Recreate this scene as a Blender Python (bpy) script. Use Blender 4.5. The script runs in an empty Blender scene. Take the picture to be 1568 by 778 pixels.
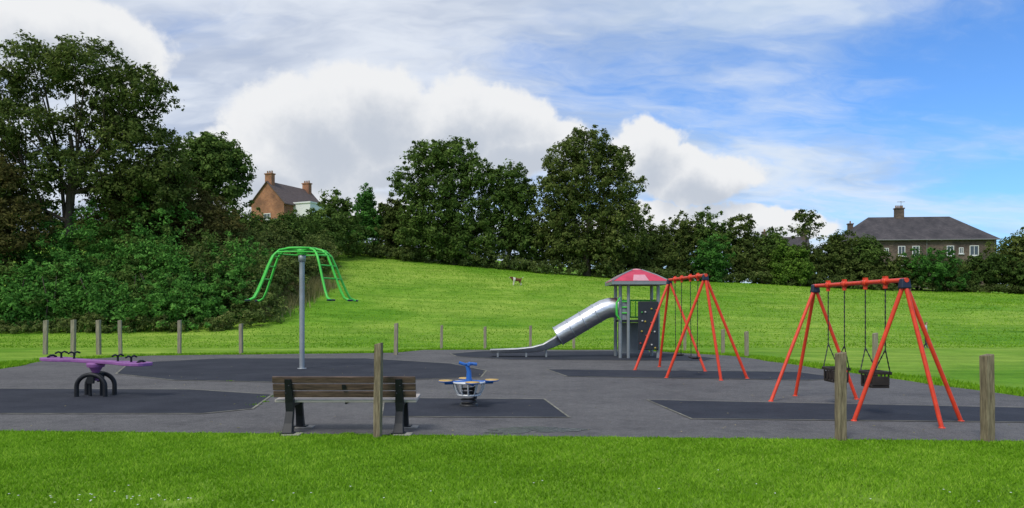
import bpy, math, random
import numpy as np
from mathutils import Vector, Matrix
rng=np.random.default_rng(11); random.seed(5)
scene=bpy.context.scene
COL=scene.collection

# ------------------------------------------------------------------ mesh builder
class MB:
    def __init__(s): s.V=[];s.n=0;s.L=[];s.T=[];s.M=[];s.S=[];s.K=[]
    def add(s,verts,faces,mat=0,smooth=False,tint=None):
        verts=np.asarray(verts,dtype=float).reshape(-1,3)
        if isinstance(faces,np.ndarray):
            nf,k=faces.shape; s.L.append((faces+s.n).ravel()); s.T.append(np.full(nf,k))
        else:
            nf=len(faces); s.L.append(np.array([i+s.n for f in faces for i in f])); s.T.append(np.array([len(f) for f in faces]))
        s.V.append(verts); s.n+=len(verts)
        s.M.append(np.full(nf,mat)); s.S.append(np.full(nf,smooth))
        s.K.append(np.full(nf,.5) if tint is None else np.broadcast_to(tint,(nf,)).astype(float))
    def tube(s,path,r,seg=10,mat=0,caps=True,closed=False):
        P=[Vector(p) for p in path]; n=len(P)
        R=[r]*n if not hasattr(r,'__len__') else list(r)
        vs=[];prev=None
        for i in range(n):
            if closed: t=(P[(i+1)%n]-P[i-1]).normalized()
            else: t=(P[min(i+1,n-1)]-P[max(i-1,0)]).normalized()
            if prev is None:
                a=Vector((0,0,1)) if abs(t.z)<.9 else Vector((1,0,0))
                u=t.cross(a).normalized()
            else:
                u=(prev-t*prev.dot(t)).normalized()
            prev=u; w=t.cross(u)
            for k in range(seg):
                a=2*math.pi*k/seg; vs.append(P[i]+(u*math.cos(a)+w*math.sin(a))*R[i])
        fs=[]
        for i in range(n if closed else n-1):
            j=(i+1)%n
            for k in range(seg):
                k2=(k+1)%seg; fs.append((i*seg+k,i*seg+k2,j*seg+k2,j*seg+k))
        s.add([tuple(v) for v in vs],fs,mat,True)
        if caps and not closed:
            s.add([tuple(v) for v in vs[:seg]],[tuple(range(seg))[::-1]],mat)
            s.add([tuple(v) for v in vs[-seg:]],[tuple(range(seg))],mat)
    def box(s,c,size,rot=None,mat=0,taper=1.0):
        hx,hy,hz=[a/2 for a in size]; vs=[]
        for z in(-1,1):
            k=1 if z<0 else taper
            for x,y in((-1,-1),(1,-1),(1,1),(-1,1)):
                v=Vector((x*hx*k,y*hy*k,z*hz))
                if rot is not None: v=rot@v
                vs.append(tuple(v+Vector(c)))
        s.add(vs,[(3,2,1,0),(4,5,6,7),(0,1,5,4),(1,2,6,5),(2,3,7,6),(3,0,4,7)],mat)
    def lathe(s,c,prof,seg=20,mat=0,smooth=True,axis=None):
        vs=[];c=Vector(c)
        q=Vector((0,0,1)).rotation_difference(Vector(axis)) if axis else None
        for r,z in prof:
            for k in range(seg):
                a=2*math.pi*k/seg; v=Vector((r*math.cos(a),r*math.sin(a),z))
                if q: v=q@v
                vs.append(tuple(c+v))
        fs=[]
        for i in range(len(prof)-1):
            for k in range(seg):
                k2=(k+1)%seg; fs.append((i*seg+k,i*seg+k2,(i+1)*seg+k2,(i+1)*seg+k))
        s.add(vs,fs,mat,smooth)
    def build(s,name,mats,parent=None,bevel=0,loc=None):
        me=bpy.data.meshes.new(name)
        V=np.concatenate(s.V);L=np.concatenate(s.L).astype(np.int32);T=np.concatenate(s.T).astype(np.int32)
        me.vertices.add(len(V)); me.vertices.foreach_set('co',V.astype(np.float32).ravel())
        me.loops.add(len(L)); me.loops.foreach_set('vertex_index',L)
        me.polygons.add(len(T)); st=np.concatenate([[0],np.cumsum(T)[:-1]]).astype(np.int32)
        me.polygons.foreach_set('loop_start',st)
        me.polygons.foreach_set('material_index',np.concatenate(s.M).astype(np.int32))
        me.polygons.foreach_set('use_smooth',np.concatenate(s.S).astype(bool))
        me.update(calc_edges=True); me.validate()
        if len(me.polygons)==len(T):
            at=me.attributes.new('tint','FLOAT','FACE'); at.data.foreach_set('value',np.concatenate(s.K).astype(np.float32))
        for m in mats: me.materials.append(m)
        o=bpy.data.objects.new(name,me); COL.objects.link(o)
        if parent: o.parent=parent
        if bevel:
            b=o.modifiers.new('Bevel','BEVEL'); b.width=bevel; b.segments=2; b.limit_method='ANGLE'
        return o
def empty(name):
    o=bpy.data.objects.new(name,None); COL.objects.link(o); o.empty_display_size=.2; return o

# ------------------------------------------------------------------ materials
def newmat(name):
    m=bpy.data.materials.new(name); m.use_nodes=True; nt=m.node_tree
    return m,nt,nt.nodes['Principled BSDF']
def pm(name,col,rough=.6,metal=0,var=.2,scale=6,bump=0,bscale=60,stretch=(1,1,1),col2=None,spec=.4,detail=5):
    m,nt,b=newmat(name); N=nt.nodes;Lk=nt.links
    tc=N.new('ShaderNodeTexCoord');mp=N.new('ShaderNodeMapping');mp.inputs['Scale'].default_value=stretch
    Lk.new(tc.outputs['Object'],mp.inputs[0])
    nz=N.new('ShaderNodeTexNoise');nz.inputs['Scale'].default_value=scale;nz.inputs['Detail'].default_value=detail;nz.inputs['Roughness'].default_value=.65
    Lk.new(mp.outputs[0],nz.inputs[0])
    cr=N.new('ShaderNodeValToRGB');e=cr.color_ramp.elements
    c1=[c*(1-var) for c in col]; c2=list(col2) if col2 else [min(1,c*(1+var)) for c in col]
    e[0].position=.3;e[1].position=.7;e[0].color=(*c1,1);e[1].color=(*c2,1)
    Lk.new(nz.outputs['Fac'],cr.inputs[0]);Lk.new(cr.outputs[0],b.inputs['Base Color'])
    b.inputs['Roughness'].default_value=rough;b.inputs['Metallic'].default_value=metal;b.inputs['Specular IOR Level'].default_value=spec
    if bump:
        n2=N.new('ShaderNodeTexNoise');n2.inputs['Scale'].default_value=bscale;n2.inputs['Detail'].default_value=4
        Lk.new(mp.outputs[0],n2.inputs[0]);bp=N.new('ShaderNodeBump');bp.inputs['Strength'].default_value=bump;bp.inputs['Distance'].default_value=.02
        Lk.new(n2.outputs['Fac'],bp.inputs['Height']);Lk.new(bp.outputs[0],b.inputs['Normal'])
    return m
def leafmat(name,dark,mid,light,trans=.3,rough=.6):
    m,nt,b=newmat(name);N=nt.nodes;Lk=nt.links
    a=N.new('ShaderNodeAttribute');a.attribute_name='tint'
    cr=N.new('ShaderNodeValToRGB');e=cr.color_ramp.elements
    e[0].position=.1;e[0].color=(*dark,1);e[1].position=.95;e[1].color=(*light,1)
    x=e.new(.55);x.color=(*mid,1)
    Lk.new(a.outputs['Fac'],cr.inputs[0])
    N.remove(b);d=N.new('ShaderNodeBsdfDiffuse');Lk.new(cr.outputs[0],d.inputs[0])
    t=N.new('ShaderNodeBsdfTranslucent');Lk.new(cr.outputs[0],t.inputs[0])
    mx=N.new('ShaderNodeMixShader');mx.inputs[0].default_value=trans
    Lk.new(d.outputs[0],mx.inputs[1]);Lk.new(t.outputs[0],mx.inputs[2]);Lk.new(mx.outputs[0],N['Material Output'].inputs[0])
    return m

M_bark=pm('bark',(.09,.07,.05),.9,var=.35,scale=4,bump=.5,bscale=20,stretch=(3,3,.6))
M_leafdark=leafmat('leaves_sycamore',(.036,.054,.016),(.10,.14,.034),(.22,.25,.07))
M_leafbrown=leafmat('leaves_bronze',(.040,.038,.016),(.12,.115,.035),(.26,.20,.07))
M_leaftree=leafmat('leaves_ash',(.036,.066,.018),(.10,.165,.036),(.22,.31,.075))
M_leafbright=leafmat('leaves_shrub',(.034,.09,.022),(.10,.26,.045),(.24,.48,.10))
M_leafbramble=leafmat('leaves_bramble',(.05,.075,.025),(.14,.19,.05),(.30,.29,.11))
M_leafyellow=leafmat('leaves_lime',(.06,.12,.02),(.18,.30,.045),(.34,.46,.09))
M_grassblade=leafmat('grass_blades',(.11,.24,.012),(.205,.41,.022),(.36,.56,.06),.35)
M_straw=leafmat('dry_grass_stems',(.12,.14,.04),(.32,.28,.12),(.50,.42,.22),.3)

# ------------------------------------------------------------------ terrain
hx=[-400,-60,-22,-2,26,62,400];hv=[9.5,9.2,8.5,6.4,4.4,3.25,3.0]
ry=[36,42,50,62,85,110,160,900];rv=[0,.04,.2,.5,1,1.4,1.6,1.7]
def ramp(Y): return (np.interp(np.asarray(Y)-3.,ry,rv,left=0)+np.interp(Y,ry,rv,left=0)+np.interp(np.asarray(Y)+3.,ry,rv,left=0))/3
def H(X,Y):
    X=np.asarray(X,float);Y=np.asarray(Y,float)
    h=(np.interp(X-4,hx,hv)+np.interp(X,hx,hv)+np.interp(X+4,hx,hv))/3*ramp(Y)
    return h+np.clip((Y-38)/20,0,1)*.12*(np.sin(X*.21+Y*.1)+np.sin(X*.09-Y*.17+1))
xs=np.concatenate([[-900,-600,-400,-250,-170],np.arange(-120,121,2.),[170,250,400,600,900]])
ys=np.concatenate([[-300,-100,-40,0,10,20,30],np.arange(33,130,1.5),[140,160,200,300,500,900,1500]])
X,Y=np.meshgrid(xs,ys);Z=H(X,Y)
mb=MB();nx=len(xs);idx=np.arange(len(xs)*len(ys)).reshape(len(ys),nx)
F=np.stack([idx[:-1,:-1],idx[:-1,1:],idx[1:,1:],idx[1:,:-1]],-1).reshape(-1,4)
mb.add(np.stack([X,Y,Z],-1).reshape(-1,3),F,0,True)
m,nt,b=newmat('mown_grass');N=nt.nodes;Lk=nt.links
geo=N.new('ShaderNodeNewGeometry')
def nz(scale,detail=6,rough=.6,stretch=None,src=None):
    v=geo.outputs['Position']
    if stretch:
        mp=N.new('ShaderNodeMapping');mp.inputs['Scale'].default_value=stretch[:3]
        if len(stretch)>3: mp.inputs['Rotation'].default_value=(0,0,stretch[3])
        Lk.new(v,mp.inputs[0]);v=mp.outputs[0]
    n=N.new('ShaderNodeTexNoise');n.inputs['Scale'].default_value=scale;n.inputs['Detail'].default_value=detail;n.inputs['Roughness'].default_value=rough
    Lk.new(v,n.inputs[0]);return n.outputs['Fac']
def rampn(f,p0,c0,p1,c1):
    r=N.new('ShaderNodeValToRGB');e=r.color_ramp.elements;e[0].position=p0;e[1].position=p1;e[0].color=(*c0,1);e[1].color=(*c1,1);Lk.new(f,r.inputs[0]);return r.outputs[0]
def mixc(f,a,bb,mode='MIX'):
    x=N.new('ShaderNodeMix');x.data_type='RGBA';x.blend_type=mode
    if isinstance(f,float): x.inputs[0].default_value=f
    else: Lk.new(f,x.inputs[0])
    Lk.new(a,x.inputs[6])
    Lk.new(bb,x.inputs[7]);return x.outputs[2]
big=rampn(nz(.09,6,.65),.38,(.125,.30,.014),.62,(.27,.42,.045))
med=rampn(nz(.55,8,.78),.3,(.56,.66,.55),.7,(1.35,1.2,1.6))
fin=rampn(nz(12,4,.8),.25,(.68,.7,.65),.75,(1.3,1.25,1.35))
stripe=rampn(nz(.5,3,.6,(.2,2.2,1,.3)),.38,(.78,.86,.75),.62,(1.14,1.08,1.2))
c=mixc(1.0,big,med,'MULTIPLY');c=mixc(1.0,c,fin,'MULTIPLY');c=mixc(1.0,c,stripe,'MULTIPLY')
Lk.new(c,b.inputs['Base Color']);b.inputs['Roughness'].default_value=.9;b.inputs['Specular IOR Level'].default_value=.1
bp=N.new('ShaderNodeBump');bp.inputs['Strength'].default_value=.7;bp.inputs['Distance'].default_value=.08;Lk.new(nz(5,8,.8),bp.inputs['Height']);Lk.new(bp.outputs[0],b.inputs['Normal'])
M_ground=m
mb.build('grass_ground',[M_ground])

def sheet(name,pts,z,mat,parent=None):
    mb=MB();mb.add([(x,y,z) for x,y in pts],[tuple(range(len(pts)))]);return mb.build(name,[mat],parent)
# asphalt
m,nt,b=newmat('asphalt');N=nt.nodes;Lk=nt.links;geo=N.new('ShaderNodeNewGeometry')
base=rampn(nz(.45,6,.7),.3,(.088,.083,.087),.7,(.135,.128,.129))
sp=rampn(nz(70,3,.8),.32,(.35,.35,.35),.72,(1.75,1.75,1.7))
sp2=rampn(nz(7,6,.8),.3,(.74,.74,.74),.7,(1.2,1.2,1.18))
sp3=rampn(nz(1.6,8,.75),.32,(.72,.72,.73),.5,(1.05,1.05,1.04))
c=mixc(1.,base,sp,'MULTIPLY');c=mixc(1.,c,sp2,'MULTIPLY');c=mixc(1.,c,sp3,'MULTIPLY')
Lk.new(c,b.inputs['Base Color']);b.inputs['Roughness'].default_value=.85;b.inputs['Specular IOR Level'].default_value=.3
bp=N.new('ShaderNodeBump');bp.inputs['Strength'].default_value=.5;bp.inputs['Distance'].default_value=.006;Lk.new(nz(80,2),bp.inputs['Height']);Lk.new(bp.outputs[0],b.inputs['Normal'])
M_asph=m
m,nt,b=newmat('rubber_matting');N=nt.nodes;Lk=nt.links;geo=N.new('ShaderNodeNewGeometry')
base=rampn(nz(.8,7,.75),.3,(.019,.021,.030),.72,(.044,.047,.058))
sp=rampn(nz(60,3,.8),.3,(.55,.55,.55),.72,(1.6,1.6,1.6))
c=mixc(1.,base,sp,'MULTIPLY');Lk.new(c,b.inputs['Base Color']);b.inputs['Roughness'].default_value=.9;b.inputs['Specular IOR Level'].default_value=.2
M_rub=m
M_edge=pm('concrete_edging',(.20,.19,.15),.9,var=.6,scale=3,bump=.3)
def yfront(x): return 10.26-.061*(x+7)
sheet('asphalt_pavement',[(-14,10.69),(-7,10.26),(0,9.83),(6.4,9.44),(10.6,9.19),(9.75,14.3),(9.0,19),(8.0,27),(4.8,31.2),(-3.6,31.2),(-4.6,29),(-13,27.3),(-15.2,24.4),(-14.3,21)],.004,M_asph)
def mat_area(pts):
    o=sheet('rubber_mat',pts,.010,M_rub)
    mb=MB();n=len(pts)
    cx=sum(p[0] for p in pts)/n;cy=sum(p[1] for p in pts)/n
    out=[]
    for i in range(n):
        p0=Vector(pts[i-1]);p1=Vector(pts[i]);p2=Vector(pts[(i+1)%n])
        d1=(p1-p0).normalized();d2=(p2-p1).normalized()
        n1=Vector((d1.y,-d1.x));n2=Vector((d2.y,-d2.x))
        a=(n1+n2).normalized();
        if a.dot(p1-Vector((cx,cy)))<0:a=-a
        out.append(p1+a*.05)
    for i in range(n):
        j=(i+1)%n
        mb.add([(*pts[i],.014),(*pts[j],.014),(*out[j],.014),(*out[i],.014)],[(0,1,2,3)])
    mb.build('edging',[M_edge],o)
mat_area([(-12.5,12.3),(-8.1,11.93),(-4.92,11.93),(-4.34,12.5),(-4.68,14.6),(-6.68,15.55),(-12.4,15.8)])
mat_area([(-7.9,17.6),(-5.1,17.1),(-2.8,17.6),(-.78,18.4),(-.72,20.4),(-1.9,23.1),(-5,25.6),(-9.9,25.6),(-11.9,23.4),(-10.2,19.4)])
mat_area([(-2.0,11.6),(.86,11.5),(.58,13.85),(-2.37,14.05)])
mat_area([(2.73,11.36),(9.1,10.9),(8.9,12.6),(2.49,13.75)])
mat_area([(1.39,18.6),(6.97,17.6),(7.95,18.1),(7.6,20),(.98,20.85)])
mat_area([(-1.95,26.7),(-.1,25),(6.25,24.3),(7.0,25.6),(6.2,27.9),(4.6,30.1),(-1.2,30.1),(-2.3,28.3)])
# damp patch
mp_=pm('damp_asphalt',(.03,.03,.032),.25,var=.5,scale=9,bump=.2,bscale=40,col2=(.09,.088,.09),detail=8)
mb=MB()
for i,(cx,cy,rx,ry_) in enumerate([(.03,10.27,.3,.3),(.6,10.3,.36,.22),(.33,10.5,.25,.13),(-.25,10.1,.12,.08)]):
    n=40;mb.add([(cx+rx*math.cos(2*math.pi*k/n)*(1+.22*math.sin(3*k*6.283/n+i)+.12*math.sin(7*k*6.283/n)+.07*math.sin(13*k*6.283/n)),cy+ry_*math.sin(2*math.pi*k/n)*(1+.2*math.sin(2*k*6.283/n+i)+.1*math.sin(9*k*6.283/n)),.0075+.0008*i) for k in range(n)],[tuple(range(n))])
mb.build('puddle',[mp_])

# ------------------------------------------------------------------ grass blades
def vnoise(x,y,s):
    return (np.sin(x*s*1.3+y*s*.7)+np.sin(x*s*.6-y*s*1.5+2)+np.sin(x*s*2.3+y*s*2.1+4)+np.sin(-x*s*3.7+y*s*3.1+1))/4
def blades(mb,x,y,z,h,w,tint,lean=.5):
    n=len(x);a=rng.random(n)*2*math.pi;la=rng.random(n)*2*math.pi
    dx=np.cos(a)*w;dy=np.sin(a)*w;l=rng.random(n)*lean*h
    V=np.empty((n,3,3))
    V[:,0]=np.stack([x-dx,y-dy,z],-1);V[:,1]=np.stack([x+dx,y+dy,z],-1)
    V[:,2]=np.stack([x+np.cos(la)*l,y+np.sin(la)*l,z+h],-1)
    mb.add(V.reshape(-1,3),np.arange(3*n).reshape(n,3),0,False,tint)
mb=MB();n=430000
x=rng.uniform(-10.5,10.5,n);y=rng.uniform(4.4,10.9,n)
k=y<yfront(x)-.03+.05*vnoise(x,y,9)+.03*rng.standard_normal(n);x=x[k];y=y[k]
k=(vnoise(x,y,2.3)+.35*vnoise(x,y,11)+.25*rng.standard_normal(len(x))<.72)|(y>6.75);x=x[k];y=y[k];n=len(x)
pt=vnoise(x,y,.8)*.20+vnoise(x,y,3.1)*.16+vnoise(x+3,y,9)*.08
h=(.018+.020*rng.random(n)+.012*np.clip(vnoise(x,y,3),0,1))*1.0
blades(mb,x,y,np.zeros(n),h,.0045+.003*rng.random(n),np.clip(.5+pt+.22*rng.standard_normal(n),0,1),1.3)
edge=[(9.75,14.3),(9.0,19),(8.0,27),(4.8,31.2),(-3.6,31.2),(-4.6,29),(-13,27.3),(-15.2,24.4),(-14.3,21),(-14.1,16)]
for (a,b_) in zip(edge[:-1],edge[1:]):
    a=np.array(a);b_=np.array(b_);d=b_-a;L=np.linalg.norm(d);nn=np.array([d[1],-d[0]])/L
    if nn@(a-np.array([-3,20]))<0: nn=-nn
    q=int(L*420);t=rng.random(q);o=rng.random(q)**1.5*1.0-.03+.08*np.sin(t*L*2.1)
    p=a+d*t[:,None]+nn*o[:,None]
    blades(mb,p[:,0],p[:,1],np.zeros(q),.04+.05*rng.random(q),.012+.01*rng.random(q),np.clip(.45+.2*rng.standard_normal(q),0,1),.6)
mb.build('grass_blades',[M_grassblade])
mb=MB();n=150000
x=rng.uniform(-45,75,n);y=33+rng.random(n)**1.4*55
k=np.abs(x/y)<.9;x=x[k];y=y[k];n=len(x)
blades(mb,x,y,H(x,y)-.01,(.03+.06*rng.random(n))*(y/40)**.5,.02+.03*rng.random(n)*y/50,np.clip(.45+.3*vnoise(x,y,.35)+.22*rng.standard_normal(n),0,1),1.2)
mb.build('grass_tufts',[M_grassblade])
mb=MB()
for i in range(9):
    cx,cy=random.choice([(random.uniform(-4.7,-4.4),random.uniform(12.8,14.6)),(random.uniform(-6.6,-6.2),17.4),(random.uniform(-3.2,-1.4),9.98)])
    q=40;r=random.uniform(.02,.06);blades(mb,cx+r*rng.standard_normal(q),cy+r*rng.standard_normal(q),np.full(q,.005),.012+.02*rng.random(q),.005+.005*rng.random(q),np.clip(.3+.2*rng.standard_normal(q),0,1),1.5)
mb.build('weeds',[M_grassblade])
mb=MB()
for i in range(160):
    cx=random.uniform(-9,8);cy=random.uniform(9.8,22);a=random.random()*6.3;s=random.uniform(.012,.03)
    mb.add([(cx+s*math.cos(a),cy+s*math.sin(a),.018),(cx-s*.5*math.sin(a),cy+s*.5*math.cos(a),.024),(cx-s*math.cos(a),cy-s*math.sin(a),.018),(cx+s*.5*math.sin(a),cy-s*.5*math.cos(a),.02)],[(0,1,2,3)],0,False,random.random())
mb.build('fallen_leaves',[M_straw])
M_petal=pm('daisy_petals',(.75,.75,.7),.6)
mb=MB()
for i in range(46):
    cx=random.gauss(-3.6,.5) if i<28 else random.uniform(-4,4.5);cy=random.uniform(6.2,7.6) if i>27 else random.gauss(6.4,.1)
    r=.010;z=.04+random.random()*.012;q=8
    mb.add([(cx+r*math.cos(2*math.pi*k/q)*(1 if k%2 else .7),cy+r*math.sin(2*math.pi*k/q),z+.003*(k%2)) for k in range(q)],[tuple(range(q))])
mb.build('daisy_flowers',[M_petal])

# ------------------------------------------------------------------ foliage
def foliage(mb,lobes,nleaf,leaf,clump_r,per=45,inner=.3,up=.25,mat=0,tb=0.,spray=.12):
    lob=np.array(lobes,float);w=(lob[:,3]*lob[:,4]*lob[:,5])**.667;w/=w.sum()
    nc=max(6,nleaf//per);li=rng.choice(len(lob),nc,p=w)
    d=rng.standard_normal((nc,3));d[:,2]+=up;d/=np.linalg.norm(d,axis=1)[:,None]
    rad=1-.25*rng.random(nc)**1.5;inn=rng.random(nc)<inner;rad[inn]=.2+.6*rng.random(inn.sum())
    rad*=1+.13*rng.standard_normal(nc)*(~inn)
    spr=rng.random(nc)<spray;rad[spr]=1.08+.2*rng.random(spr.sum())
    C=lob[li,:3]+d*lob[li,3:6]*rad[:,None]
    ct=rng.random(nc)*.7+.3*rng.random(len(lob))[li];cs=clump_r*(.45+.9*rng.random(nc));cs[spr]*=.55
    i=np.repeat(np.arange(nc),per);n=len(i)
    o=rng.standard_normal((n,3));o/=np.linalg.norm(o,axis=1)[:,None];o*=(rng.random(n)**.6)[:,None]*1.1
    P=C[i]+o*cs[i][:,None]*np.array([1,1,.75])
    nn=rng.standard_normal((n,3))*.7+d[i]*.5+o*.6+np.array([0,0,.55]);nn/=np.linalg.norm(nn,axis=1)[:,None]
    t=np.cross(nn,rng.standard_normal((n,3)));t/=np.linalg.norm(t,axis=1)[:,None];b=np.cross(nn,t)
    s=(leaf*(.5+.75*rng.random(n)))[:,None]
    V=np.stack([P+t*s,P+b*s*.5,P-t*s,P-b*s*.5],1).reshape(-1,3)
    tint=np.clip(.22+tb+.42*ct[i]+.36*(rng.random(n)-.3),0,1)
    mb.add(V,np.arange(4*n).reshape(n,4),mat,False,tint)
def limbs(mb,base,lobes,r0,mat=1,fork=.35):
    base=Vector(base);cen=Vector(np.mean([l[:3] for l in lobes],0));top=Vector((base.x*.4+cen.x*.6,base.y*.4+cen.y*.6,cen.z))
    n=7;pts=[];rr=[]
    for i in range(n):
        t=i/(n-1);p=base.lerp(top,t)+Vector((random.uniform(-1,1),random.uniform(-1,1),0))*r0*.6*(0<i)
        pts.append(p);rr.append(r0*(1.25 if i==0 else 1-.7*t))
    mb.tube(pts,rr,8,mat)
    for l in lobes:
        s=pts[random.randint(2,n-2)];e=Vector(l[:3])+Vector((0,0,l[5]*.5))
        mid=s.lerp(e,.5)+Vector((random.uniform(-.4,.4),random.uniform(-.4,.4),-.3))
        q=r0*.38;mb.tube([s,s.lerp(mid,.5),mid,mid.lerp(e,.6),e],[q,q*.75,q*.55,q*.35,q*.12],6,mat)
        for _ in range(4):
            e2=Vector(l[:3])+Vector((random.uniform(-1,1)*l[3],random.uniform(-1,1)*l[4],random.uniform(-.4,1)*l[5]))*.95
            mb.tube([mid,mid.lerp(e2,.5)+Vector((0,0,.2)),e2],[q*.4,q*.25,q*.06],5,mat)
def tree(name,x,y,lobes,nleaf,leaf,clump,mats,r0=.3,**kw):
    mb=MB();z=float(H(x,y));L=[(x+a,y+b,c,d,e if e else d,f) for a,b,c,d,e,f in lobes]
    limbs(mb,(x,y,z-.3),L,r0);foliage(mb,L,nleaf,leaf,clump,**kw)
    return mb.build(name,[mats,M_bark])

tree('sycamore_tree',-29.5,50,[(1.2,0,17.7,2.4,2.4,1.7),(-2.4,.5,17.9,2.1,2.2,1.6),(4.6,-.5,16,2.1,2.2,1.4),(-4.9,0,16,2.1,2.2,1.6),(1.7,1.5,14.5,2.5,2.4,1.5),
  (-2.,-1.2,13.6,2.,2.4,1.2),(4.6,.2,12.6,2.5,2.6,1.4),(-5.2,0,12.6,2.0,2.6,1.4),(.6,0,10.8,3.2,2.8,1.3),(4.6,.8,9.5,3,2.8,1.6),(-4,-.5,9.2,3.2,2.6,1.6),(6.3,0,10.8,1.5,2,1.1)],80000,.13,.6,M_leafdark,.42,inner=.14,spray=.16)
tree('copper_beech_tree',-24.6,53,[(0,0,9.6,2.5,2.5,1.8),(2.2,0,8.4,2.1,2.2,1.5),(-2.4,0,8.9,2.5,2.4,1.9),(.6,0,7,3.1,2.6,1.7),(3.6,0,7.2,1.8,2,1.5)],34000,.125,.55,M_leafbrown,.3)
tree('copper_beech_tree.001',-34,47,[(0,0,8,3,2.5,2.2),(2,0,6.5,2.6,2.4,2),(-2,0,9.5,2.6,2.4,2),(1,0,10,2,2,1.4)],28000,.125,.55,M_leafbrown,.3)
tree('lime_tree',-27.9,70,[(0,0,15.7,2.6,2.6,2.2),(1.3,0,14.6,2.1,2.4,2.1),(-1.6,0,14.8,2.2,2.4,2.1),(.1,0,12.8,3.0,2.6,2.3),(-.6,0,17,1.4,1.4,1)],30000,.17,.55,M_leaftree,.3)
tree('ash_tree',-6.6,85,[(-2.8,0,18.8,2.3,2.4,1.8),(.5,0,19.1,2.2,2.4,1.8),(-4.8,0,15.6,2.1,2.4,1.9),(-1,0,15.4,3.0,3,2.2),(2.6,0,16.6,2.2,2.4,1.7),(-2.8,0,12.6,2.9,3,1.8),(1.6,0,12.4,3,3,2.),(-3.4,0,10.2,3,2.6,1.8),(2.4,0,9.6,3.2,2.6,2.2),(0,0,9,3,2.5,1.8)],60000,.18,.65,M_leaftree,.4,inner=.12,spray=.18)
tree('ash_tree.001',-.4,86,[(0,0,16.5,1.9,2,1.8),(-1.2,0,14.2,2.2,2.4,1.8),(1.6,0,14.7,1.8,2.2,1.6),(.4,0,12,2.9,2.6,2.1),(1.2,0,9.4,3,2.6,2.2)],28000,.18,.6,M_leaftree,.3,inner=.14,spray=.18)
tree('oak_tree',8.3,84,[(0,0,19.9,2.4,2.4,1.9),(2.7,0,18.2,2.1,2.2,1.8),(-2.5,0,18.3,2.1,2.2,1.8),(3.9,0,15.4,2.1,2.4,1.8),(-.2,0,16.4,3.0,3,2.2),(-3.5,0,15,2.,2.4,1.8),(4,0,12,2.6,2.8,2.),(.2,0,12.4,3.5,3,2.4),(-3.4,0,11.6,2.4,2.6,2.),(3.6,0,9.4,3,2.6,2.2),(-2.2,0,8.8,3.2,2.6,2),(1,0,8.2,3.2,2.6,1.8)],76000,.17,.65,M_leafdark,.45,inner=.14,tb=.06,spray=.17)
tree('hawthorn_tree',-20.8,88,[(0,0,13.3,1.9,2,2),(-.9,0,11.5,2.1,2.2,2),(1.1,0,11.3,2.1,2.2,2.2)],13000,.19,.5,M_leaftree,.2,tb=.12)
tree('cypress_tree',-17,88,[(0,0,15.4,.75,.8,1.1),(0,0,14,1.3,1.3,1.4),(.2,0,12.3,2,2,1.7),(-.2,0,10.8,2.4,2.2,1.8)],13000,.17,.45,M_leafbright,.2,spray=.04,tb=-.12)
tree('hawthorn_tree.001',-13.9,88,[(0,0,12.7,1.8,2,1.7),(.8,0,10.9,2,2,1.8),(-.7,0,10.7,1.8,2,2)],12000,.19,.5,M_leafdark,.2)
R=[(14.6,89,11.0,M_leafdark),(17.2,90,12.1,M_leafdark),(20.8,91,13.3,M_leafdark),(24.0,91,13.9,M_leaftree),(27.4,91,13.2,M_leafdark),(31.2,91,11.6,M_leaftree),(35.4,90,13.4,M_leafdark),(39.6,91,11.3,M_leafdark),(42.9,92,10.6,M_leaftree),(61.6,91,11.6,M_leafdark),(65.5,92,12.5,M_leafdark)]
for i,(x,y,t,mm) in enumerate(R):
    g=float(H(x,y));hh=t-g;L=[]
    L.append((random.uniform(-.4,.4),0,t-hh*.2,1.7,1.8,hh*.2))
    for k in range(5): L.append((random.uniform(-2,2),random.uniform(-.7,.7),g+hh*random.uniform(.3,.65),random.uniform(1.4,2.2),1.8,random.uniform(1.2,1.9)))
    L.append((0,-.5,g+1.3,2.8,2,1.6))
    tree('hawthorn_tree.%03d'%(i+2),x,y,L,14000,.18,.55,mm,.2,tb=random.uniform(-.08,.08))
for i,(x,y,t,mm,w) in enumerate([(23.2,86,10,M_leafbright,2.2),(31.4,86.5,9.6,M_leafyellow,1.6),(33,86,8.6,M_leafyellow,1.3),(49.2,88,9.2,M_leafbright,3.4),(53,90,7.4,M_leaftree,2.6),(57,90,8.7,M_leaftree,3),(46,90,8,M_leafdark,2.6),(60.5,88,7.4,M_leaftree,2.4)]):
    g=float(H(x,y));mb=MB();hh=t-g
    L=[(x,y,t-hh*.35,w*.8,w*.8,hh*.35)]+[(x+random.uniform(-.5,.5)*w,y,g+hh*random.uniform(.25,.55),w*.7,w*.7,hh*.32) for _ in range(4)]
    limbs(mb,(x,y,g-.2),L,.12);foliage(mb,L,11000,.16,.45,tb=-.18);mb.build('shrub',[mm,M_bark])

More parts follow.
